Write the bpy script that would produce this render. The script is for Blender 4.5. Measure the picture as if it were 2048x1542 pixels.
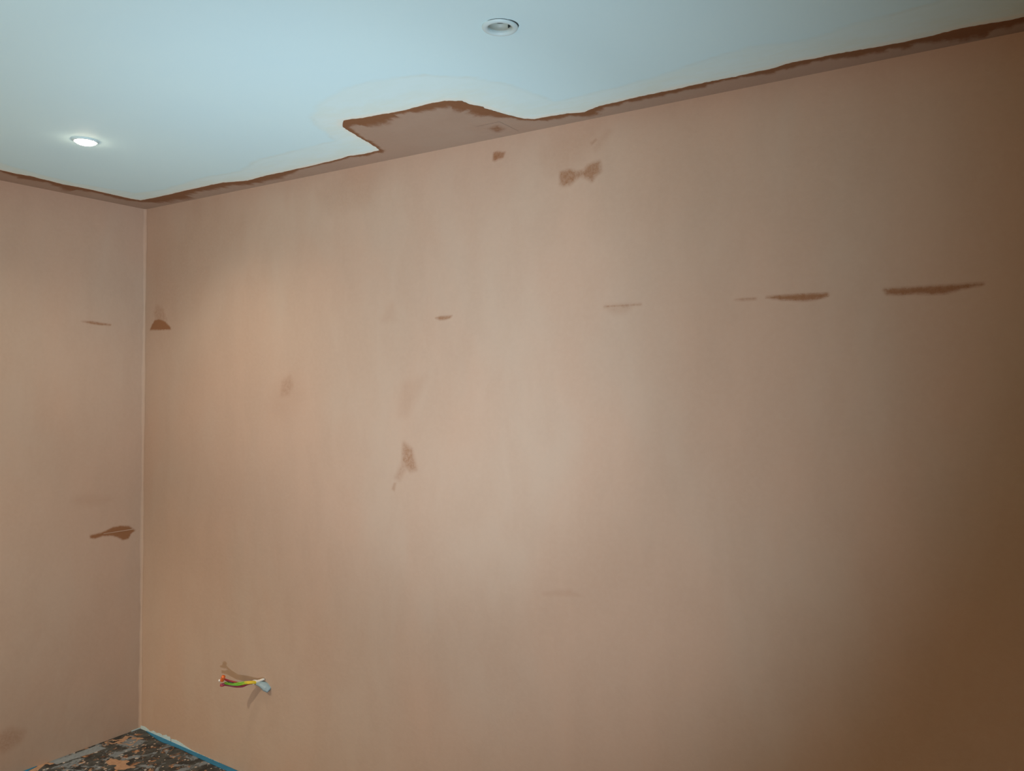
import bpy, math, random
import numpy as np
from mathutils import Vector, Matrix

for o in list(bpy.data.objects): bpy.data.objects.remove(o)
SC = bpy.context.scene
COL = SC.collection
random.seed(4); RNG = np.random.default_rng(7)

# ------------------------------------------------------------------ camera, world, light, exposure
# metres. Room corner (visible one) is the origin: the long plastered wall lies in y=0, the short one in x=0.
H = 2.4
F_PX, YAW, PITCH, ROLL = 1597.527, -0.5962307, 0.0002853, 0.0101906
CAM = Vector((3.48222, -2.10044, 1.60027))
fw = Vector((math.sin(YAW)*math.cos(PITCH), math.cos(YAW)*math.cos(PITCH), math.sin(PITCH)))
r0 = Vector((math.cos(YAW), -math.sin(YAW), 0)); u0 = r0.cross(fw)
rt = r0*math.cos(ROLL) + u0*math.sin(ROLL); up = u0*math.cos(ROLL) - r0*math.sin(ROLL)
cd = bpy.data.cameras.new('camera'); cam = bpy.data.objects.new('camera', cd); COL.objects.link(cam)
M = Matrix((rt, up, -fw)).transposed().to_4x4(); M.translation = CAM; cam.matrix_world = M
cd.sensor_width = 36; cd.lens = F_PX*36/2048; cd.clip_start = .02
SC.camera = cam

w = bpy.data.worlds.new('world'); SC.world = w; w.use_nodes = True
w.node_tree.nodes['Background'].inputs[0].default_value = (1, .8, .6, 1)
w.node_tree.nodes['Background'].inputs[1].default_value = 0.02
SC.view_settings.view_transform = 'Standard'; SC.view_settings.look = 'None'
SC.view_settings.gamma = 1; SC.view_settings.use_curve_mapping = False
SC.view_settings.exposure = 0.0

def aim(o, d): o.rotation_euler = Vector(d).to_track_quat('-Z', 'Y').to_euler()
def spot(name, loc, target, power, col, size, blend, radius):
    l = bpy.data.lights.new(name, 'SPOT'); l.energy = power; l.color = col
    l.spot_size = math.radians(size); l.spot_blend = blend; l.shadow_soft_size = radius
    o = bpy.data.objects.new(name, l); COL.objects.link(o); o.location = loc
    aim(o, Vector(target)-Vector(loc)); return o
# torch held beside the camera, cool white
spot('torch', (3.300, -2.089, 0.554), (0.906, -0.100, 2.122), 166.4, (0.851, 1.000, 1.196), 100.7, 1.0, .02)
spot('torch_hotspot', (3.300, -2.089, 0.554), (1.390, -0.100, 1.942), 127.1, (0.851, 1.000, 1.196), 50.1, 1.0, .02)
# the lit downlight near the corner, then an unseen fill lamp added for ambient
spot('downlight_or_fill', (.8146, -.7059, 2.385), (.8146, -.7059, 0), 22.3, (1.000, 0.864, 0.721), 150.0, 0.75, .06)
spot('downlight_or_fill', (0.300, -2.000, 2.370), (0.300, -2.000, 0.000), 124.1, (1.000, 0.900, 0.750), 120.0, .7, .05)
# unseen warm area light, added before the rear wall to lift the ambient
al = bpy.data.lights.new('ambient_fill', 'AREA'); al.shape = 'RECTANGLE'; al.size = 1.8; al.size_y = 1.6; al.energy = 16.7
al.color = (1.000, 0.619, 0.291)
ao = bpy.data.objects.new('ambient_fill', al); COL.objects.link(ao); ao.location = (1.500, -3.600, 1.000); aim(ao, (0, 1, 0))
spot('downlight_or_fill', (4.200, -2.000, 2.370), (4.200, -2.000, 0.000), 26.3, (1.000, 0.900, 0.750), 120.0, .7, .05)  # second unseen fill lamp under the ceiling, added for ambient


# ------------------------------------------------------------------ tables in metres, measured on the surfaces they lie on
T = {"PATCH": [[0.2266,-1.109,0.1995,-1.1007],[0.19,-0.8944,0.1679,-0.8862],[0.1619,-0.6865,0.1381,-0.6763],[0.1563,-0.631,0.1239,-0.6167],[0.1644,-0.5783,0.1067,-0.5517],[0.1532,-0.5092,0.1112,-0.489],[0.1422,-0.4415,0.0905,-0.4157],[0.1512,-0.3879,0.0634,-0.3425],[0.1482,-0.2839,0.0763,-0.2446],[0.1407,-0.1898,0.095,-0.1635],[0.1472,-0.1136,0.1101,-0.0914],[0.239,-0.1075,0.1579,-0.0574],[0.3809,-0.11,0.3138,-0.0668],[0.4728,-0.1144,0.4411,-0.0934],[0.6512,-0.1159,0.6077,-0.0852],[0.7313,-0.1129,0.6896,-0.0826],[0.8401,-0.0818,0.8072,-0.0565],[0.97,-0.0917,0.9333,-0.0622],[1.1149,-0.091,1.1038,-0.0815],[1.2394,-0.0929,1.2317,-0.086],[1.3412,-0.0979,1.3316,-0.0889],[1.4336,-0.1074,1.4246,-0.0986],[1.4898,-0.0956,1.4724,-0.078],[1.5689,-0.1016,1.5589,-0.0663],[1.5893,-0.1327,1.6094,-0.12],[1.6095,-0.2168,1.6248,-0.2071],[1.6281,-0.2802,1.6431,-0.2708],[1.6498,-0.3445,1.6709,-0.3311],[1.6584,-0.3576,1.6742,-0.3307],[1.6877,-0.3831,1.6751,-0.3245],[1.7249,-0.381,1.6784,-0.3224],[1.8181,-0.3656,1.7771,-0.3226],[1.9033,-0.3557,1.8771,-0.3265],[1.9642,-0.3565,1.9365,-0.3245],[2.0136,-0.3563,1.979,-0.315],[2.0591,-0.3532,2.0155,-0.2993],[2.0995,-0.3275,2.0546,-0.2695],[2.0991,-0.2899,2.0457,-0.2194],[2.1226,-0.2581,2.0697,-0.1859],[2.1178,-0.2455,2.0723,-0.1832],[2.129,-0.195,2.1064,-0.1631],[2.1456,-0.1506,2.1282,-0.125],[2.1621,-0.1056,2.1522,-0.0905],[2.1862,-0.085,2.1789,-0.0735],[2.2419,-0.0843,2.2234,-0.0539],[2.3036,-0.0759,2.284,-0.0419],[2.3445,-0.0625,2.3214,-0.0208],[2.3993,-0.0794,2.3818,-0.0463],[2.4894,-0.0835,2.4754,-0.0549],[2.5607,-0.0878,2.5497,-0.0633],[2.6744,-0.0885,2.6664,-0.0682],[2.7735,-0.0848,2.7655,-0.0617],[2.8809,-0.0873,2.8733,-0.0617],[2.9399,-0.0974,2.9307,-0.0629],[2.9725,-0.0944,2.9662,-0.0696],[3.0663,-0.0878,3.0608,-0.0605],[3.176,-0.0827,3.1707,-0.0471],[3.2476,-0.08,3.2426,-0.0362],[3.2939,-0.0883,3.2893,-0.0367],[3.3427,-0.0871,3.339,-0.0305],[3.3816,-0.0816,3.3791,-0.0283],[3.4225,-0.0786,3.4211,-0.023],[3.5535,-0.0764,3.5555,-0.0231]],"HALO": [[0.3183,-1.1371],[0.2685,-0.7321],[0.2379,-0.614],[0.2078,-0.429],[0.2556,-0.2031],[0.4222,-0.1707],[0.7124,-0.206],[0.9339,-0.1876],[1.0948,-0.2449],[1.3436,-0.2536],[1.5139,-0.2582],[1.5605,-0.3508],[1.6282,-0.4584],[1.7485,-0.5324],[1.8682,-0.5698],[1.999,-0.5704],[2.1299,-0.5227],[2.2288,-0.4394],[2.2743,-0.3445],[2.3006,-0.2359],[2.3134,-0.177],[2.6078,-0.1886],[2.755,-0.2198],[2.8867,-0.2451],[2.9913,-0.21],[3.1038,-0.2317],[3.2526,-0.2404],[3.345,-0.2659],[3.5465,-0.2584]],"STAIN_R": [[[[0.0446,1.8393],[0.0602,1.8617],[0.0797,1.8816],[0.1151,1.8871],[0.162,1.874],[0.2048,1.8455],[0.2088,1.8364]],0.006,1.0],[[[0.0916,1.8834],[0.0751,1.9183],[0.0982,1.9515],[0.1455,1.9311],[0.1735,1.8803]],0.03,0.35],[[[1.7396,1.828],[1.7592,1.8323],[1.811,1.8327],[1.8068,1.827],[1.7918,1.8225],[1.7594,1.8204]],0.004,0.75],[[[2.3819,1.8382],[2.4341,1.8393],[2.5007,1.839],[2.5023,1.8353],[2.4693,1.8355],[2.447,1.8314],[2.4309,1.8358],[2.3836,1.8337]],0.004,0.6],[[[2.3935,1.8332],[2.4693,1.8355],[2.4504,1.8204],[2.4149,1.819]],0.02,0.2],[[[2.7745,1.8355],[2.7947,1.8385],[2.8307,1.8379],[2.8307,1.8339],[2.7948,1.8338]],0.004,0.6],[[[2.8568,1.8385],[2.8929,1.841],[2.9432,1.8415],[3.0101,1.8402],[3.0126,1.8332],[2.9922,1.828],[2.9618,1.8245],[2.9246,1.8271],[2.893,1.8307]],0.005,0.95],[[[3.1402,1.8419],[3.2289,1.8426],[3.2807,1.8429],[3.3457,1.8434],[3.3467,1.8411],[3.3211,1.837],[3.296,1.8316],[3.2706,1.8249],[3.2395,1.8255],[3.2078,1.8285],[3.1755,1.8279],[3.147,1.8307]],0.006,0.95],[[[1.9735,2.3302],[1.9752,2.3526],[1.991,2.355],[2.0068,2.3493],[2.0205,2.3472],[2.0129,2.3323],[1.9973,2.3299],[1.9815,2.3258]],0.006,0.8],[[[2.2302,2.2214],[2.228,2.2538],[2.2579,2.2571],[2.2824,2.2461],[2.31,2.2452],[2.3234,2.2597],[2.3604,2.2647],[2.364,2.239],[2.3441,2.2269],[2.3375,2.2159],[2.317,2.2292],[2.2964,2.2366],[2.2792,2.2269],[2.2619,2.2156],[2.2409,2.2154]],0.014,0.72],[[[2.3294,2.3275],[2.3495,2.3376],[2.3529,2.3326],[2.3363,2.3205]],0.004,0.4],[[[2.3414,2.3107],[2.3876,2.3535],[2.3958,2.3491],[2.3499,2.3034]],0.02,0.15],[[[1.6029,1.3927],[1.6356,1.3734],[1.657,1.3089],[1.6319,1.3037],[1.5991,1.333]],0.018,0.55],[[[1.5992,1.3277],[1.6133,1.3112],[1.5813,1.2687],[1.5671,1.2729]],0.02,0.3],[[[1.5487,1.2309],[1.5579,1.2528],[1.5673,1.2535],[1.5607,1.2248]],0.005,0.35],[[[0.9537,1.5543],[0.9648,1.6038],[1.0056,1.6236],[1.0206,1.5944],[0.995,1.5549]],0.03,0.3],[[[0.9127,1.494],[0.9474,1.574],[1.0348,1.614],[1.0644,1.556],[0.9932,1.4764]],0.08,0.1],[[[1.5829,1.4935],[1.5955,1.5989],[1.6957,1.6255],[1.6627,1.5649],[1.6109,1.4943]],0.03,0.12],[[[1.4948,1.8304],[1.5421,1.8817],[1.5547,1.8281]],0.03,0.12],[[[0.0438,1.8852],[0.0388,2.1612],[0.4136,2.3479],[0.7517,2.2681],[0.4892,2.0396],[0.2759,1.8764]],0.15,0.15],[[[1.165,2.3185],[1.3242,2.3724],[1.4751,2.3693],[1.4272,2.2675],[1.2203,2.2551]],0.06,0.15],[[[2.1716,2.316],[2.2072,2.3566],[2.3291,2.3515],[2.2958,2.2818],[2.2084,2.2565]],0.05,0.15],[[[2.1787,0.9604],[2.2764,0.9845],[2.311,0.9718],[2.1878,0.9556]],0.01,0.12]],"STAIN_L": [[[[-0.2892,1.8601],[-0.2415,1.8625],[-0.1586,1.8551],[-0.1586,1.8506],[-0.2082,1.8495],[-0.248,1.8522]],0.004,0.75],[[[-0.2428,0.9267],[-0.1874,0.9317],[-0.1421,0.9474],[-0.1075,0.9493],[-0.065,0.9423],[-0.0457,0.927],[-0.036,0.9187],[-0.0551,0.9078],[-0.0668,0.8867],[-0.0927,0.8839],[-0.1186,0.9014],[-0.1486,0.9126],[-0.1872,0.9162],[-0.2206,0.9102],[-0.2405,0.9154]],0.005,1.0],[[[-0.5961,0.1803],[-0.5591,0.1873],[-0.5115,0.1604],[-0.5208,0.1331],[-0.577,0.1131],[-0.632,0.1336]],0.03,0.3],[[[-0.3091,1.0894],[-0.2446,1.1039],[-0.1549,1.072],[-0.2442,1.0602]],0.03,0.1]],"SCRATCH_L": [[-0.1828,0.9266],[-0.0553,0.9279],[-0.0458,0.9284],[-0.0457,0.9251],[-0.0553,0.9247],[-0.1828,0.9244]],"SPOT_C": [[[[2.0299,-0.0883],[2.0581,-0.0986],[2.0575,-0.0708],[2.0288,-0.0544]],0.02,0.75]],"BLUE_TOP": [[0.0417,-0.0007],[0.0778,-0.0031],[0.1566,-0.0046],[0.2524,-0.0034],[0.4533,0.0025],[0.5301,0.0081],[0.6749,0.015],[0.7718,0.0192],[1.1987,0.0419]],"WHITE_TOP": [[0.0131,0.0129],[0.0373,0.0155],[0.0656,0.0099],[0.0816,0.0048],[0.1053,0.0141],[0.129,0.0099],[0.1601,0.0155],[0.1757,0.0104],[0.2063,0.0204],[0.2141,0.0157],[0.2331,0.0183],[0.2408,0.0114],[0.2447,0.0013],[0.2485,0.0],[0.2521,0.0121],[0.2784,0.0166],[0.3082,0.0155],[0.3378,0.01],[0.3817,0.004],[0.4177,0.0038],[0.4285,0.0012]],"RIGHT_ENDS": [[3.4199,2.4681],[3.4343,0.7607],[2.0568,1.601],[1.9118,1.4702],[0.9407,2.0098]],"WIRES": {"earth": [[0.8688,0.03,0.3782],[0.8568,0.0,0.3907],[0.8415,-0.0222,0.4021],[0.8249,-0.0407,0.4041],[0.796,-0.0592,0.3994],[0.778,-0.074,0.396],[0.7662,-0.0888,0.3999],[0.7578,-0.1036,0.4045]],"earth2": [[0.8627,0.03,0.3748],[0.8444,0.0,0.388],[0.8448,-0.0296,0.4011],[0.819,-0.0481,0.399],[0.7934,-0.0666,0.3931],[0.774,-0.0851,0.3964],[0.7527,-0.0999,0.4003]],"live": [[0.8689,0.03,0.3741],[0.8507,0.0,0.3853],[0.8261,-0.0222,0.3947],[0.8188,-0.0407,0.3948],[0.8022,-0.0518,0.3865],[0.7809,-0.0666,0.3853],[0.7613,-0.0851,0.3917],[0.7515,-0.1036,0.3972],[0.7426,-0.111,0.3955]],"live2": [[0.8688,0.03,0.3822],[0.8443,0.0,0.398],[0.8199,-0.0296,0.4007],[0.7863,-0.0518,0.395],[0.7715,-0.074,0.4036],[0.7615,-0.0925,0.4129],[0.7594,-0.1073,0.4229],[0.7618,-0.1184,0.4317]],"neutral": [[0.8689,0.03,0.3761],[0.8382,0.0,0.3907],[0.82,-0.0296,0.3977],[0.7913,-0.0555,0.3912],[0.7689,-0.0814,0.4022],[0.7557,-0.0999,0.4169],[0.7549,-0.111,0.424]],"tip": [[0.7662,-0.1147,0.4355],[0.7585,-0.1125,0.4252],[0.7518,-0.111,0.4154]],"tip2": [[0.7509,-0.0962,0.3948],[0.7503,-0.1073,0.394],[0.7426,-0.111,0.3945]],"blob": [[0.7413,-0.1184,0.4153],[0.7458,-0.1147,0.4152]],"white": [[0.8105,-0.0222,0.3914],[0.8305,-0.0185,0.4026],[0.8505,-0.0148,0.4059],[0.8749,-0.0074,0.4159]],"white2": [[0.8292,-0.0222,0.3894],[0.843,-0.0185,0.3993],[0.8643,-0.0111,0.4097],[0.8764,-0.0037,0.4161]],"sheath": [[0.8477,-0.0222,0.3975],[0.8691,-0.0148,0.3979],[0.8906,-0.0074,0.3903],[0.9095,-0.003,0.3812]]}}


# ------------------------------------------------------------------ helpers
def link(name, me, m, parent=None):
    o = bpy.data.objects.new(name, me); COL.objects.link(o)
    if m: me.materials.append(m)
    if parent: o.parent = parent
    return o
def mesh(name, vs, fs, m, parent=None, smooth=False):
    me = bpy.data.meshes.new(name); me.from_pydata([tuple(v) for v in vs], [], fs); me.update()
    if smooth: me.polygons.foreach_set('use_smooth', [True]*len(me.polygons))
    return link(name, me, m, parent)
def thing(o, label, cat, group=None):
    o['label'] = label; o['category'] = cat
    if group: o['group'] = group
def struct(o): o['kind'] = 'structure'; return o
def empty(name, loc):
    o = bpy.data.objects.new(name, None); COL.objects.link(o); o.location = loc; o.empty_display_size = .05; return o
def sm(x, a, b):
    t = np.clip((x-a)/(b-a), 0, 1); return t*t*(3-2*t)
def sdf(P, poly):
    """signed distance of points to a closed polygon, positive inside"""
    P = np.asarray(P); A = np.asarray(poly, float); B = np.roll(A, -1, 0)
    best = np.full(len(P), 1e9); ins = np.zeros(len(P), bool)
    for a, b in zip(A, B):
        ab = b-a; L = ab@ab
        t = np.clip(((P-a)@ab)/max(L, 1e-12), 0, 1)
        d = np.hypot(P[:, 0]-a[0]-t*ab[0], P[:, 1]-a[1]-t*ab[1]); best = np.minimum(best, d)
        if a[1] != b[1]:
            c = ((a[1] > P[:, 1]) != (b[1] > P[:, 1])) & (P[:, 0] < (b[0]-a[0])*(P[:, 1]-a[1])/(b[1]-a[1])+a[0])
            ins ^= c
    return np.where(ins, best, -best)
def attr(me, name, vals):
    a = me.attributes.new(name, 'FLOAT', 'POINT'); a.data.foreach_set('value', np.asarray(vals, np.float32))
def grid(name, U, V, place, m, parent=None, skip=(), flip=False):
    """one flat sheet over the lines U x V; place maps (u,v) arrays to xyz"""
    nu, nv = len(U), len(V); uu, vv = np.meshgrid(U, V, indexing='ij'); uu = uu.ravel(); vv = vv.ravel()
    co = np.stack(place(uu, vv), 1).astype(np.float32)
    i, j = np.meshgrid(np.arange(nu-1), np.arange(nv-1), indexing='ij'); i = i.ravel(); j = j.ravel()
    keep = np.ones(len(i), bool)
    cu = (U[i]+U[i+1])/2; cv = (V[j]+V[j+1])/2
    for (a, b, c, d) in skip: keep &= ~((cu > a) & (cu < b) & (cv > c) & (cv < d))
    i = i[keep]; j = j[keep]; k = i*nv+j
    f = np.stack([k, k+nv, k+nv+1, k+1], 1)
    if flip: f = f[:, ::-1]
    me = bpy.data.meshes.new(name); me.vertices.add(len(co)); me.vertices.foreach_set('co', co.ravel())
    me.loops.add(f.size); me.loops.foreach_set('vertex_index', f.ravel().astype(np.int32))
    me.polygons.add(len(f)); me.polygons.foreach_set('loop_start', np.arange(0, f.size, 4, dtype=np.int32))
    me.polygons.foreach_set('loop_total', np.full(len(f), 4, np.int32)); me.update(calc_edges=True); me.validate()
    return link(name, me, m, parent), np.stack([uu, vv], 1)
def box(name, a, b, m, parent=None):
    (x0, y0, z0), (x1, y1, z1) = a, b
    vs = [(x, y, z) for x in (x0, x1) for y in (y0, y1) for z in (z0, z1)]
    return mesh(name, vs, [(0, 1, 3, 2), (4, 6, 7, 5), (0, 4, 5, 1), (2, 3, 7, 6), (0, 2, 6, 4), (1, 5, 7, 3)], m, parent)
def lines(segs):
    out = []
    for a, b, st in segs: out += list(np.linspace(a, b, max(2, int(round((b-a)/st))+1)))
    return np.unique(np.round(out, 5))
def lathe(name, prof, m, parent, n=64, caps=False, smooth=True):
    vs = []; fs = []
    for k in range(n):
        a = 2*math.pi*k/n
        for r, z in prof: vs.append((r*math.cos(a), r*math.sin(a), z))
    q = len(prof)
    for k in range(n):
        for i in range(q-1):
            a = k*q+i; b = ((k+1) % n)*q+i
            fs.append((a, b, b+1, a+1))
    return mesh(name, vs, fs, m, parent, smooth)
def catmull(P, n=8):
    P = [Vector(p) for p in P]; P = [2*P[0]-P[1]]+P+[2*P[-1]-P[-2]]; out = []
    for i in range(1, len(P)-2):
        a, b, c, d = P[i-1:i+3]
        for k in range(n):
            t = k/n; out.append(.5*((2*b)+(c-a)*t+(2*a-5*b+4*c-d)*t*t+(3*b-a-3*c+d)*t**3))
    out.append(P[-2]); return out
def tube(name, P, r, m, parent, n=10, flat=1.0, rs=None):
    P = catmull(P); vs = []; fs = []; prev = None
    for i, p in enumerate(P):
        t = (P[min(i+1, len(P)-1)]-P[max(i-1, 0)]).normalized()
        if prev is None: prev = t.orthogonal().normalized()
        s = (prev-t*prev.dot(t)).normalized(); prev = s; b = t.cross(s)
        rr = r if rs is None else r*np.interp(i/(len(P)-1), *rs)
        for k in range(n):
            a = 2*math.pi*k/n; vs.append(p+s*math.cos(a)*rr+b*math.sin(a)*rr*flat)
    for i in range(len(P)-1):
        for k in range(n): fs.append((i*n+k, i*n+(k+1) % n, (i+1)*n+(k+1) % n, (i+1)*n+k))
    fs.append(tuple(range(n))[::-1]); fs.append(tuple((len(P)-1)*n+k for k in range(n)))
    return mesh(name, vs, fs, m, parent, True)

# ------------------------------------------------------------------ materials
class NT:
    def __init__(s, name):
        s.m = bpy.data.materials.new(name); s.m.use_nodes = True; s.t = s.m.node_tree
        s.b = s.t.nodes['Principled BSDF']; s.tc = s.t.nodes.new('ShaderNodeTexCoord')
    def n(s, k): return s.t.nodes.new(k)
    def l(s, a, b): s.t.links.new(a, b)
    def put(s, v, sock):
        if hasattr(v, 'links') or isinstance(v, bpy.types.NodeSocket): s.l(v, sock)
        elif isinstance(v, tuple) and len(v) == 3: sock.default_value = (*v, 1)
        else: sock.default_value = v
    def mapping(s, scale, rot=(0, 0, 0)):
        m = s.n('ShaderNodeMapping'); s.l(s.tc.outputs['Object'], m.inputs[0]); m.inputs['Scale'].default_value = scale
        m.inputs['Rotation'].default_value = rot; return m.outputs[0]
    def noise(s, scale, vec=None, detail=3, rough=.5, dist=0):
        x = s.n('ShaderNodeTexNoise'); s.l(vec or s.tc.outputs['Object'], x.inputs['Vector'])
        x.inputs['Scale'].default_value = scale; x.inputs['Detail'].default_value = detail
        x.inputs['Roughness'].default_value = rough; x.inputs['Distortion'].default_value = dist; return x.outputs['Fac']
    def ramp(s, v, a, b, lo=0., hi=1.):
        x = s.n('ShaderNodeMapRange'); x.interpolation_type = 'SMOOTHSTEP'; s.put(v, x.inputs[0])
        for i, q in enumerate((a, b, lo, hi)): s.put(q, x.inputs[1+i])
        return x.outputs[0]
    def math(s, op, a, b=0., c=None):
        x = s.n('ShaderNodeMath'); x.operation = op; s.put(a, x.inputs[0]); s.put(b, x.inputs[1])
        if c is not None: s.put(c, x.inputs[2])
        return x.outputs[0]
    def mix(s, f, a, b, mode='MIX'):
        x = s.n('ShaderNodeMix'); x.data_type = 'RGBA'; x.blend_type = mode; s.put(f, x.inputs[0])
        s.put(a, x.inputs[6]); s.put(b, x.inputs[7]); return x.outputs[2]
    def attr(s, name):
        x = s.n('ShaderNodeAttribute'); x.attribute_name = name; return x.outputs['Fac']
    def bump(s, h, st, d):
        x = s.n('ShaderNodeBump'); x.inputs['Strength'].default_value = st; x.inputs['Distance'].default_value = d
        s.l(h, x.inputs['Height']); s.l(x.outputs[0], s.b.inputs['Normal'])
    def out(s, col, rough=.9, spec=.2):
        s.put(col, s.b.inputs['Base Color']); s.put(rough, s.b.inputs['Roughness']); s.b.inputs['Specular IOR Level'].default_value = spec
        return s.m
def plain(name, col, rough=.6, spec=.3, metal=0, var=.12, scale=90):
    s = NT(name); n = s.noise(scale); d = tuple(c*(1-var) for c in col); s.b.inputs['Metallic'].default_value = metal
    return s.out(s.mix(n, d, tuple(min(1, c*(1+var)) for c in col)), rough, spec)

PL = (0.510, 0.366, 0.260)
def plaster(name, axis, damp=1.0, tone=1.0):
    """fresh gypsum plaster: pinkish and greyish clouds, vertical trowel streaks, damp brown marks where 'stain' says so"""
    s = NT(name)
    st = (1.0, 1.0, .5) if axis != 'z' else (1, 1, 1)
    c = tuple(x*tone for x in PL)
    big = s.ramp(s.noise(2.3, s.mapping(st), 3, .5, .4), .36, .64)
    mid = s.ramp(s.noise(7, s.mapping((1, 1, .45) if axis != 'z' else (1, 1, 1)), 4, .55, .3), .35, .65)
    fine = s.noise(60, None, 3, .6)
    pink = (c[0]*1.02, c[1]*.975, c[2]*.955); grey = (c[0]*.985, c[1]*1.015, c[2]*1.03)
    col = s.mix(big, pink, grey)
    col = s.mix(s.math('MULTIPLY', mid, .44), col, (c[0]*.925, c[1]*.90, c[2]*.88))
    col = s.mix(s.math('MULTIPLY', s.ramp(fine, .35, .7), .22), col, (c[0]*1.06, c[1]*1.06, c[2]*1.07))
    a = s.attr('stain')
    sp = s.math('SUBTRACT', s.noise(420, None, 3, .75), .5)
    sp2 = s.math('SUBTRACT', s.noise(90, None, 3, .6), .5)
    par = s.math('MULTIPLY', s.math('MULTIPLY', a, s.math('MINIMUM', s.math('MULTIPLY', a, 2.), 1.)), s.math('SUBTRACT', 1.02, a))
    v = s.math('ADD', a, s.math('MULTIPLY', par, s.math('ADD', s.math('MULTIPLY', sp, 5.0), s.math('MULTIPLY', sp2, 5.0))))
    v = s.math('MINIMUM', s.math('MAXIMUM', v, 0.), 1.)
    v = s.math('MULTIPLY', v, damp)
    col = s.mix(v, col, (c[0]*.56, c[1]*.355, c[2]*.215))
    s.bump(s.math('ADD', s.noise(14, None, 4, .6), s.math('MULTIPLY', fine, .25)), .35, .004)
    return s.out(col, s.ramp(v, 0., 1., .88, .6), .25)

M_PW = plaster('plaster_long_wall', 'y'); M_PL = plaster('plaster_short_wall', 'x'); M_PU = plaster('plaster_plain', 'y', 0.)
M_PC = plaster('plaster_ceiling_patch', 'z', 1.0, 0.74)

def ceiling_paint():
    s = NT('ceiling_emulsion'); base = (0.623, 0.880, 0.900)
    h = s.attr('halo')
    wob = s.math('SUBTRACT', s.noise(9, None, 4, .6, .5), .5)
    brush = s.noise(26, s.mapping((.35, 1, 1), (0, 0, .35)), 4, .65)
    f0 = s.ramp(s.math('ADD', h, s.math('MULTIPLY', wob, .04)), -.008, .014)
    f1 = s.ramp(s.math('ADD', s.attr('edge'), s.math('MULTIPLY', s.math('SUBTRACT', brush, .5), .10)), .0, .13, 1., .45)
    f = s.math('MULTIPLY', s.math('MULTIPLY', f0, f1), .72)
    rim = s.ramp(s.math('ABSOLUTE', s.math('ADD', h, s.math('MULTIPLY', wob, .04))), 0., .016, 1., 0.)
    cream = s.mix(s.ramp(brush, .35, .65), (base[0]*1.13, base[1]*.95, base[2]*.82), (base[0]*1.18, base[1]*1.0, base[2]*.91))
    cl = s.ramp(s.noise(1.7, None, 3), .35, .65)
    col = s.mix(cl, base, (base[0]*.975, base[1]*.985, base[2]*1.0))
    col = s.mix(f, col, cream)
    near = s.ramp(s.attr('edge'), .0, .03, 1., 0.)
    col = s.mix(s.math('MULTIPLY', near, s.ramp(brush, .3, .7, .25, .8)), col, (base[0]*1.30, base[1]*.93, base[2]*.76))
    col = s.mix(s.math('MULTIPLY', rim, s.ramp(brush, .4, .7, .1, .5)), col, (base[0]*.98, base[1]*.87, base[2]*.78))
    s.bump(s.noise(170, None, 3, .6), .12, .002)
    return s.out(col, .75, .3)
M_C = ceiling_paint()

def floor_mat():
    s = NT('plaster_splashed_floor')
    mp = s.mapping((1, .8, 1))
    base = s.mix(s.ramp(s.noise(16, mp, 4, .7), .35, .65), (.016, .018, .017), (.07, .075, .068))
    cop = s.ramp(s.noise(24, s.mapping((1, .75, 1), (0, 0, .5)), 5, .72, .5), .56, .62)
    col = s.mix(cop, base, s.mix(s.ramp(s.noise(55, None, 4), .35, .65), (.10, .035, .012), (.52, .27, .13)))
    gr = s.ramp(s.noise(13, s.mapping((1, 1, 1), (.3, .2, 1)), 4, .65, .5), .53, .60)
    col = s.mix(gr, col, s.mix(s.noise(50, None, 3), (.12, .14, .15), (.26, .30, .31)))
    v = s.n('ShaderNodeTexVoronoi'); v.inputs['Scale'].default_value = 62; v.inputs['Randomness'].default_value = 1
    dn = s.n('ShaderNodeVectorMath'); dn.operation = 'MULTIPLY_ADD'; nz = s.n('ShaderNodeTexNoise'); nz.inputs['Scale'].default_value = 45
    s.l(s.tc.outputs['Object'], nz.inputs[0]); s.l(nz.outputs['Color'], dn.inputs[0]); dn.inputs[1].default_value = (.012,)*3
    s.l(s.tc.outputs['Object'], dn.inputs[2]); s.l(dn.outputs[0], v.inputs['Vector'])
    sep = s.n('ShaderNodeSeparateColor'); s.l(v.outputs['Color'], sep.inputs[0])
    size = s.ramp(sep.outputs[0], .3, 1., 0., .36)
    dot = s.math('LESS_THAN', v.outputs['Distance'], size)
    col = s.mix(dot, col, s.mix(sep.outputs[1], (.55, .50, .44), (.42, .28, .18)))
    g = s.attr('greyband')
    col = s.mix(s.ramp(s.math('ADD', g, s.math('MULTIPLY', s.math('SUBTRACT', s.noise(40, None, 4, .7), .5), .6)), .4, .6), col,
                s.mix(s.noise(70, None, 4, .7), (.13, .15, .16), (.34, .39, .40)))
    rg = s.attr('ring')
    col = s.mix(s.ramp(s.math('ADD', rg, s.math('MULTIPLY', s.math('SUBTRACT', s.noise(60, None, 4, .7), .5), .8)), .4, .6), col,
                s.mix(s.noise(60, None, 4, .7), (.25, .12, .05), (.60, .38, .24)))
    s.bump(s.noise(80, None, 5, .7), .6, .004)
    return s.out(col, .55, .5)
M_F = floor_mat()

M_WH = plain('white_bezel_enamel', (.56, .74, .74), .45, .4, var=.02)
M_CAN = plain('cream_lamp_can', (.40, .46, .40), .45, .4, var=.10, scale=40)
M_DK = plain('dark_void', (.03, .045, .045), .8, .2)
M_BLUE = plain('blue_tape', (.02, .19, .33), .5, .4, var=.25, scale=30)
M_PWH = plain('white_filler', (.55, .68, .66), .8, .2, var=.10, scale=60)

def glow():
    s = NT('lit_lamp_lens'); s.b.inputs['Emission Color'].default_value = (1, .80, .58, 1)
    s.b.inputs['Emission Strength'].default_value = 55; return s.out((.9, .9, .88), .3)
M_GLOW = glow()

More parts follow.
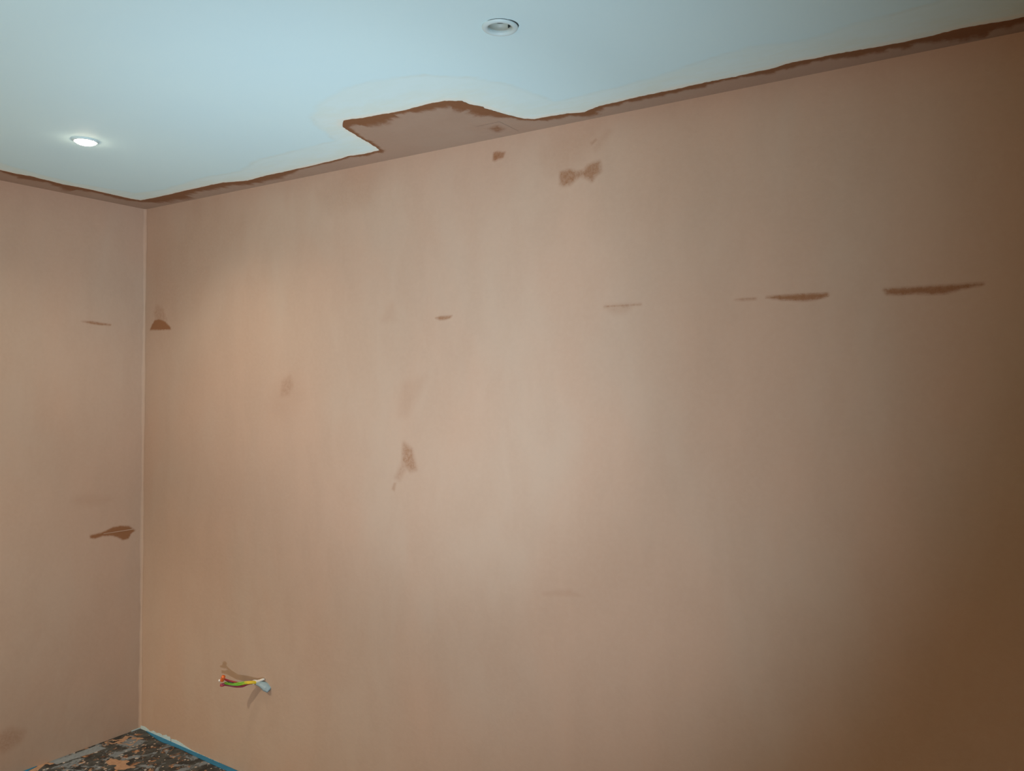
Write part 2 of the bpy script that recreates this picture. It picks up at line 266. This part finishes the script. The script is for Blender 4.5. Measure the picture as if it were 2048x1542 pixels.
# ------------------------------------------------------------------ room shell
XM, YM = 4.5, -3.7          # far ends of the room, behind the camera
LAMPS = [(2.4531, -.6462), (.8146, -.7059)]
bound = [(r[0], r[1]) for r in T['PATCH']]
HOLE = .0262

# long wall on the right
gx = lines([(0, 3.5, .0042), (3.5, XM, .1)]); gz = lines([(0, H, .0042)])
wr, P = grid('wall_right', gx, gz, lambda u, v: (u, 0*u, v), M_PW)
def stain_field(P, polys):
    f = np.zeros(len(P))
    for poly, soft, k in polys:
        A = np.array(poly); lo = A.min(0)-.02-soft*2; hi = A.max(0)+.02+soft*2
        idx = np.where(((P >= lo) & (P <= hi)).all(1))[0]
        if len(idx) == 0: continue
        d = sdf(P[idx], poly); f[idx] = np.maximum(f[idx], k*sm(d, -soft, soft*.45+.0015))
    return f
attr(wr.data, 'stain', stain_field(P, T['STAIN_R'])); struct(wr)
struct(box('masonry', (-.12, .004, -.06), (XM, .12, H+.12), M_PU, wr))
# short wall on the left
gy = lines([(-.9, 0, .0042), (YM, -.9, .1)])
wl, P = grid('wall_left', gy, gz, lambda u, v: (0*u, u, v), M_PL)
attr(wl.data, 'stain', stain_field(P, T['STAIN_L'])); struct(wl)
struct(box('masonry', (-.12, YM, -.06), (-.004, 0, H+.12), M_PU, wl))
sc = T['SCRATCH_L']
mesh('scratch', [(.0012, a, b) for a, b in sc], [tuple(range(len(sc)))], M_PU, wl)
# the two walls behind the camera
wb, P = grid('wall_rear', lines([(0, XM, .3)]), lines([(0, H, .3)]), lambda u, v: (u, 0*u+YM, v), M_PU); struct(wb)
wn, P = grid('wall_near', lines([(YM, 0, .3)]), lines([(0, H, .3)]), lambda u, v: (0*u+XM, u, v), M_PU); struct(wn)
# rounded plaster ridge left by the trowel down the inside corner
vs = []; fs = []; NZ = 240; R_ = .0105; NA = 6
for i in range(NZ+1):
    z = H*i/NZ; r = R_*(1+.22*math.sin(z*9)+.12*math.sin(z*31+1)+.08*math.sin(z*77))
    for k in range(NA+1):
        a = math.pi/2*k/NA; vs.append((r*(1-math.sin(a))+.0006, -r*(1-math.cos(a))-.0006, z))
for i in range(NZ):
    for k in range(NA):
        a = i*(NA+1)+k; fs.append((a, a+NA+1, a+NA+2, a+1))
struct(mesh('corner_fillet', vs, fs, plaster('plaster_corner', 'y', 0., 1.0), wr, True))

# ceiling with the two holes for the lamps
cx = lines([(0, 3.7, .012), (3.7, XM, .1)] + [(a-HOLE, a+HOLE, HOLE) for a, b in LAMPS])
cy = lines([(-1.5, 0, .012), (YM, -1.5, .1)] + [(b-HOLE, b+HOLE, HOLE) for a, b in LAMPS])
ce, P = grid('ceiling', cx, cy, lambda u, v: (u, v, 0*u+H), M_C, skip=[(a-HOLE, a+HOLE, b-HOLE, b+HOLE) for a, b in LAMPS], flip=True)
hp = [tuple(q) for q in T['HALO']]+[(4.6, .3), (-.3, .3), (-.3, -1.2)]
attr(ce.data, 'halo', np.clip(sdf(P, hp), -.2, .2))
bp = bound+[(4.6, .3), (-.3, .3), (-.3, -1.2)]
attr(ce.data, 'edge', np.clip(-sdf(P, bp), -.2, .2)); struct(ce)
box_c = []
struct(box('joists', (-.12, YM, H+.10), (XM, .12, H+.16), M_PU, ce))

# bare plaster band round the edge of the ceiling, with the square repair
def patch():
    from mathutils.geometry import delaunay_2d_cdt
    rows = T['PATCH']; n = len(rows); B = []; Mi = []
    for i in range(n-1):
        a, b = rows[i], rows[i+1]; L = math.hypot(b[0]-a[0], b[1]-a[1]); k = max(1, int(L/.005))
        for q in range(k):
            t = q/k
            B.append((a[0]+(b[0]-a[0])*t, a[1]+(b[1]-a[1])*t)); Mi.append((a[2]+(b[2]-a[2])*t, a[3]+(b[3]-a[3])*t))
    B = np.array(B); Mi = np.array(Mi); N = len(B)
    d = Mi-B; d /= np.maximum(np.linalg.norm(d, axis=1, keepdims=True), 1e-6)
    sm_ = lambda k, s: np.convolve(RNG.normal(0, 1, N+k-1), np.ones(k)/math.sqrt(k), 'valid')[:, None]*s
    D = Mi-B
    B = B+d*(sm_(25, .0011)+sm_(7, .0011)+sm_(2, .0007))
    Mi = B+D*np.clip(.9+sm_(15, .22)+sm_(4, .12), .35, 1.5)
    dA, dB = B-d*.004, Mi                       # damp ribbon: quads between the two lines
    outer = [(float(max(x, 0)), float(min(y, 0))) for x, y in B]
    g = .004
    outer = [(max(x, .0), min(y, .0)) for x, y in outer]
    poly = outer+[(outer[-1][0], 0.), (0., 0.), (0., outer[0][1])]
    xs = np.arange(.004, outer[-1][0], .0065); ys = np.arange(-1.1, -.002, .0065)
    G = np.stack(np.meshgrid(xs, ys, indexing='ij'), -1).reshape(-1, 2)
    G = G[(G[:, 1] > -.36) | (G[:, 0] < .30)]
    G = G[sdf(G, poly) > .002]
    P2 = [Vector(q) for q in poly]+[Vector((float(a), float(b))) for a, b in G]
    m = len(poly)
    vo, eo, fo, *_ = delaunay_2d_cdt(P2, [(i, (i+1) % m) for i in range(m)], [], 1, 1e-5)
    V = np.array([tuple(v) for v in vo])
    # distance inside the damp ribbon = near B and short of Mi: local width test
    st = np.zeros(len(V)); W = np.linalg.norm(dB-B, axis=1)
    for c in range(0, len(V), 4000):
        Q = V[c:c+4000]; dd = np.linalg.norm(Q[:, None]-B[None], axis=2); j = dd.argmin(1)
        st[c:c+4000] = 1-sm(dd.min(1)/np.maximum(W[j], .004), .55, 1.25)
    # a solid skim 1.6 mm thick: bottom sheet plus its outer edge
    vs = [(v[0], v[1], H-.0016) for v in V]; fs = [tuple(f)[::-1] for f in fo]; k = len(vs)
    vs += [(x, y, H+.001) for x, y in outer]; at = list(st)+[1.]*len(outer)
    KD = {(round(v[0], 5), round(v[1], 5)): i for i, v in enumerate(V)}
    idx = [int(np.argmin(((V-np.array(q))**2).sum(1))) for q in outer]
    fs += [(idx[i], idx[i+1], k+i+1, k+i) for i in range(len(outer)-1) if idx[i] != idx[i+1]]
    return vs, fs, np.array(at)
vs, fs, at = patch()
pt = mesh('plaster_band', vs, fs, M_PC, ce)
attr(pt.data, 'stain', at)
sp, so, sk = T['SPOT_C'][0]
# spot on the repair: its own thin skim of darker plaster
g = lines([(min(a for a, b in sp)-.03, max(a for a, b in sp)+.03, .003)]); h_ = lines([(min(b for a, b in sp)-.03, max(b for a, b in sp)+.03, .003)])
sk_o, P = grid('damp_spot', g, h_, lambda u, v: (u, v, 0*u+H-.0022), M_PC, ce, flip=True)
attr(sk_o.data, 'stain', stain_field(P, T['SPOT_C']))

# floor
fx = lines([(0, 1.0, .006), (1.0, XM, .1)]); fy = lines([(-.8, 0, .006), (YM, -.8, .1)])
fl, P = grid('floor', fx, fy, lambda u, v: (u, v, 0*u), M_F)
gb = [(.012, -.215), (.015, -.40), (.05, -.40), (.058, -.33), (.072, -.24), (.07, -.20)]
attr(fl.data, 'greyband', sm(sdf(P, gb), -.012, .012))
Q = P+np.stack([.010*np.sin(P[:, 1]*71+1)+.007*np.sin(P[:, 0]*130+P[:, 1]*90), .010*np.sin(P[:, 0]*83+2)+.007*np.sin(P[:, 1]*140-P[:, 0]*60)], 1)
rings = np.zeros(len(P))
for (c0, c1, ra, rb, wd) in [(.085, -.100, .05, .040, .008), (.035, -.155, .022, .035, .010), (.012, -.46, .015, .03, .02), (.26, -.25, .05, .018, .02)]:
    q = np.hypot((Q[:, 0]-c0)/ra, (Q[:, 1]-c1)/rb)
    rings = np.maximum(rings, sm(-np.abs(q-.8)*min(ra, rb), -wd, -wd*.2))
attr(fl.data, 'ring', rings)
struct(fl); struct(box('screed', (-.12, YM, -.06), (XM, .12, -.004), M_PU, fl))

# ------------------------------------------------------------------ strips along the foot of the walls
def strip(name, P0, P1, th, m, parent=None, jag=0., ax='floor'):
    """thin strip between two polylines of equal length"""
    n = len(P0); vs = []
    for z in (0, th):
        for q in (P0, P1):
            for a, b in q: vs.append((a, b, .0006+z) if ax == 'floor' else (a, -.0006-z, b))
    f = []
    for i in range(n-1):
        a, b, c, d = i, i+1, n+i+1, n+i
        f += [(a, d, c, b), (a+2*n, b+2*n, c+2*n, d+2*n), (a, b, b+2*n, a+2*n), (d, d+2*n, c+2*n, c)]
    f += [(0, 2*n, 3*n, n), (n-1, 2*n-1, 4*n-1, 3*n-1)]
    return mesh(name, vs, f, m, parent)
def dens(tab, n):
    xs = np.linspace(tab[0][0], tab[-1][0], n); return xs, np.interp(xs, [t[0] for t in tab], [t[1] for t in tab])
# blue strip on the floor against the long wall
xs = np.linspace(.055, 1.3, 260)
inner = np.interp(xs, [.055, .12, .20, .235, .25, .36, .50, .62, 1.3], [-.004, -.017, -.026, -.027, -.024, -.021, -.026, -.027, -.03])
inner += np.convolve(RNG.normal(0, 1, 268), np.ones(9)/9, 'valid')*.0022
outer = -.0012-np.abs(np.convolve(RNG.normal(0, 1, 268), np.ones(9)/9, 'valid'))*.0015
bt = strip('masking_tape', list(zip(xs, inner)), list(zip(xs, outer)), .0015, M_BLUE)
thing(bt, 'blue tape strip on the floor along the foot of the long wall', 'tape', 'blue strips at the foot of the walls')
ys = np.linspace(-1.0, -.455, 120)
wd = np.interp(ys, [-1, -.6, -.50, -.455], [.03, .026, .013, .002])+np.convolve(RNG.normal(0, 1, 128), np.ones(9)/9, 'valid')*.001
lt = strip('masking_tape', list(zip(0*ys+.0015, ys)), list(zip(np.abs(wd)+.002, ys)), .0015, M_BLUE)
thing(lt, 'short blue tape strip on the floor at the foot of the short left wall', 'tape', 'blue strips at the foot of the walls')
# ragged white edge on the foot of the long wall
def white_edge(tab, name):
    xs, zs = dens(tab, 150)
    zs = np.maximum(zs, .001)+np.abs(RNG.normal(0, .0011, 150))
    return list(zip(xs, 0*xs-.002)), list(zip(xs, zs))
t1 = [q for q in T['WHITE_TOP'] if q[0] < .243]; t2 = [(.247, .013), (.2784, .0166), (.3082, .0155), (.3378, .010), (.3817, .004), (.43, .0015), (.6, .001)]
tr = empty('trim_1', (0, 0, 0)); struct(tr)
for t in ([(.004, .014)]+t1, t2):
    a, b = white_edge(t, ''); strip('white_edging', a, b, .002, M_PWH, tr, ax='wall')
sk2, z2 = np.linspace(-.045, -.002, 14), None
strip('white_edging', [(.002, q) for q in sk2], [(.005, q) for q in sk2], .004, M_PWH, tr)

# ------------------------------------------------------------------ recessed downlights
def downlight(x, y, lit):
    e = empty('recessed_downlight', (x, y, H))
    bez = [(.0268, .004), (.0268, .0005), (.0276, -.0024), (.0292, -.0042), (.0320, -.0054), (.0352, -.0054), (.0380, -.0042), (.0400, -.0022), (.0408, -.0004), (.0405, .0006)]
    b = lathe('bezel', bez, M_WH, e)
    lathe('reflector_can', [(.0268, .0035), (.0262, .0065), (.0255, .0150), (.0216, .0156), (.0214, .0175)], M_CAN, e)
    lathe('can_void', [(.0215, .0174), (.0215, .030), (.0001, .0301)], M_DK, e, 32)
    if lit:
        ln = lathe('lamp_lens', [(.0001, -.0150), (.010, -.0145), (.020, -.0128), (.027, -.0100), (.0318, -.0070), (.0330, -.0052)], M_GLOW, e, 48)
        ln['label'] = 'glowing warm white lamp lens'
    else:
        # lamp clip opening in the far right side of the can
        v0 = []
        for k in range(6):
            a = math.radians(58+k*4.6)
            for z in (.0060, .0132): v0.append(((.0260-(z-.0065)*.08-.0004)*math.cos(a), (.0260-(z-.0065)*.08-.0004)*math.sin(a), z))
        mesh('clip_opening', v0, [(2*k, 2*k+2, 2*k+3, 2*k+1) for k in range(5)], M_DK, e)
        # the cut-out in the ceiling shows past the bezel on the near right side
        hl = []
        for k in range(41):
            t = k/40; a = math.radians(-96+t*130); wd = .0010+.0022*math.exp(-((t-.72)/.22)**2)-.0010*math.exp(-((t-.5)/.03)**2)
            if t > .93 or t < .07: wd *= .4
            for r in (.0385, .0410+wd): hl.append((r*math.cos(a), r*math.sin(a), -.0006))
        mesh('cutout_gap', hl, [(2*k, 2*k+2, 2*k+3, 2*k+1) for k in range(40)], M_DK, e)
    return e
d1 = downlight(*LAMPS[0], False)
thing(d1, 'unlit white round recessed downlight with empty can, in ceiling beside the bare plaster repair', 'downlight', 'recessed downlights in the ceiling')
d2 = downlight(*LAMPS[1], True)
thing(d2, 'glowing white round recessed downlight in ceiling near the room corner', 'downlight', 'recessed downlights in the ceiling')

# ------------------------------------------------------------------ cable ends sticking out of the wall
Wd = T['WIRES']
root = empty('electric_cable', Wd['sheath'][2])
inv = Matrix.Translation(-Vector(Wd['sheath'][2]))
def wire(name, key, r, m, **k):
    return tube(name, [inv @ Vector(q) for q in Wd[key]], r, m, root, **k)
def pvc(name, c, **k): return plain(name, c, .4, .5, **k)
def earth_mat():
    s = NT('green_yellow_sleeve'); sx = s.n('ShaderNodeSeparateXYZ'); s.l(s.tc.outputs['Object'], sx.inputs[0])
    n = s.math('ADD', s.math('MULTIPLY', sx.outputs[0], 14.), s.math('MULTIPLY', s.noise(70, None, 2), 1.6))
    return s.out(s.mix(s.ramp(n, -.55, -.05), (.16, .42, .02), (.72, .52, .02)), .4, .5)
ME = earth_mat(); MR = pvc('red_core', (.45, .04, .05), var=.3); MM = pvc('maroon_core', (.30, .03, .07), var=.4)
MB = pvc('dark_core', (.05, .02, .015)); MO = pvc('orange_tip', (.80, .16, .03)); MG = pvc('grey_sheath', (.28, .38, .40), var=.25)
MWt = pvc('white_strand', (.75, .72, .62)); MY = pvc('yellow_core', (.68, .48, .02), var=.2)
wire('earth_wire', 'earth', .0042, ME); wire('earth_wire', 'earth2', .0036, ME)
wire('live_wire', 'live', .0050, MM); wire('live_wire', 'live2', .0036, MR); wire('neutral_wire', 'neutral', .0034, MB)
o = wire('connector_tip', 'tip', .0075, MO); o['label'] = 'orange tip'
o = wire('connector_tip', 'tip2', .0045, MR); o['label'] = 'red tip'
o = wire('bare_end', 'blob', .0048, MWt); o['label'] = 'whitish bare end'
o = wire('insulation_shred', 'white', .0048, MWt); o['label'] = 'white torn strip'
o = wire('insulation_shred', 'white2', .0036, MWt)
o = wire('grey_sheath', 'sheath', .021, MG, n=8, flat=.35, rs=([0, .3, .7, 1], [.25, .6, .95, .75])); o['label'] = 'flattened grey cable sheath'
thing(root, 'bunch of cut cable ends, green, red and grey, sticking out of the long plastered wall', 'cable')
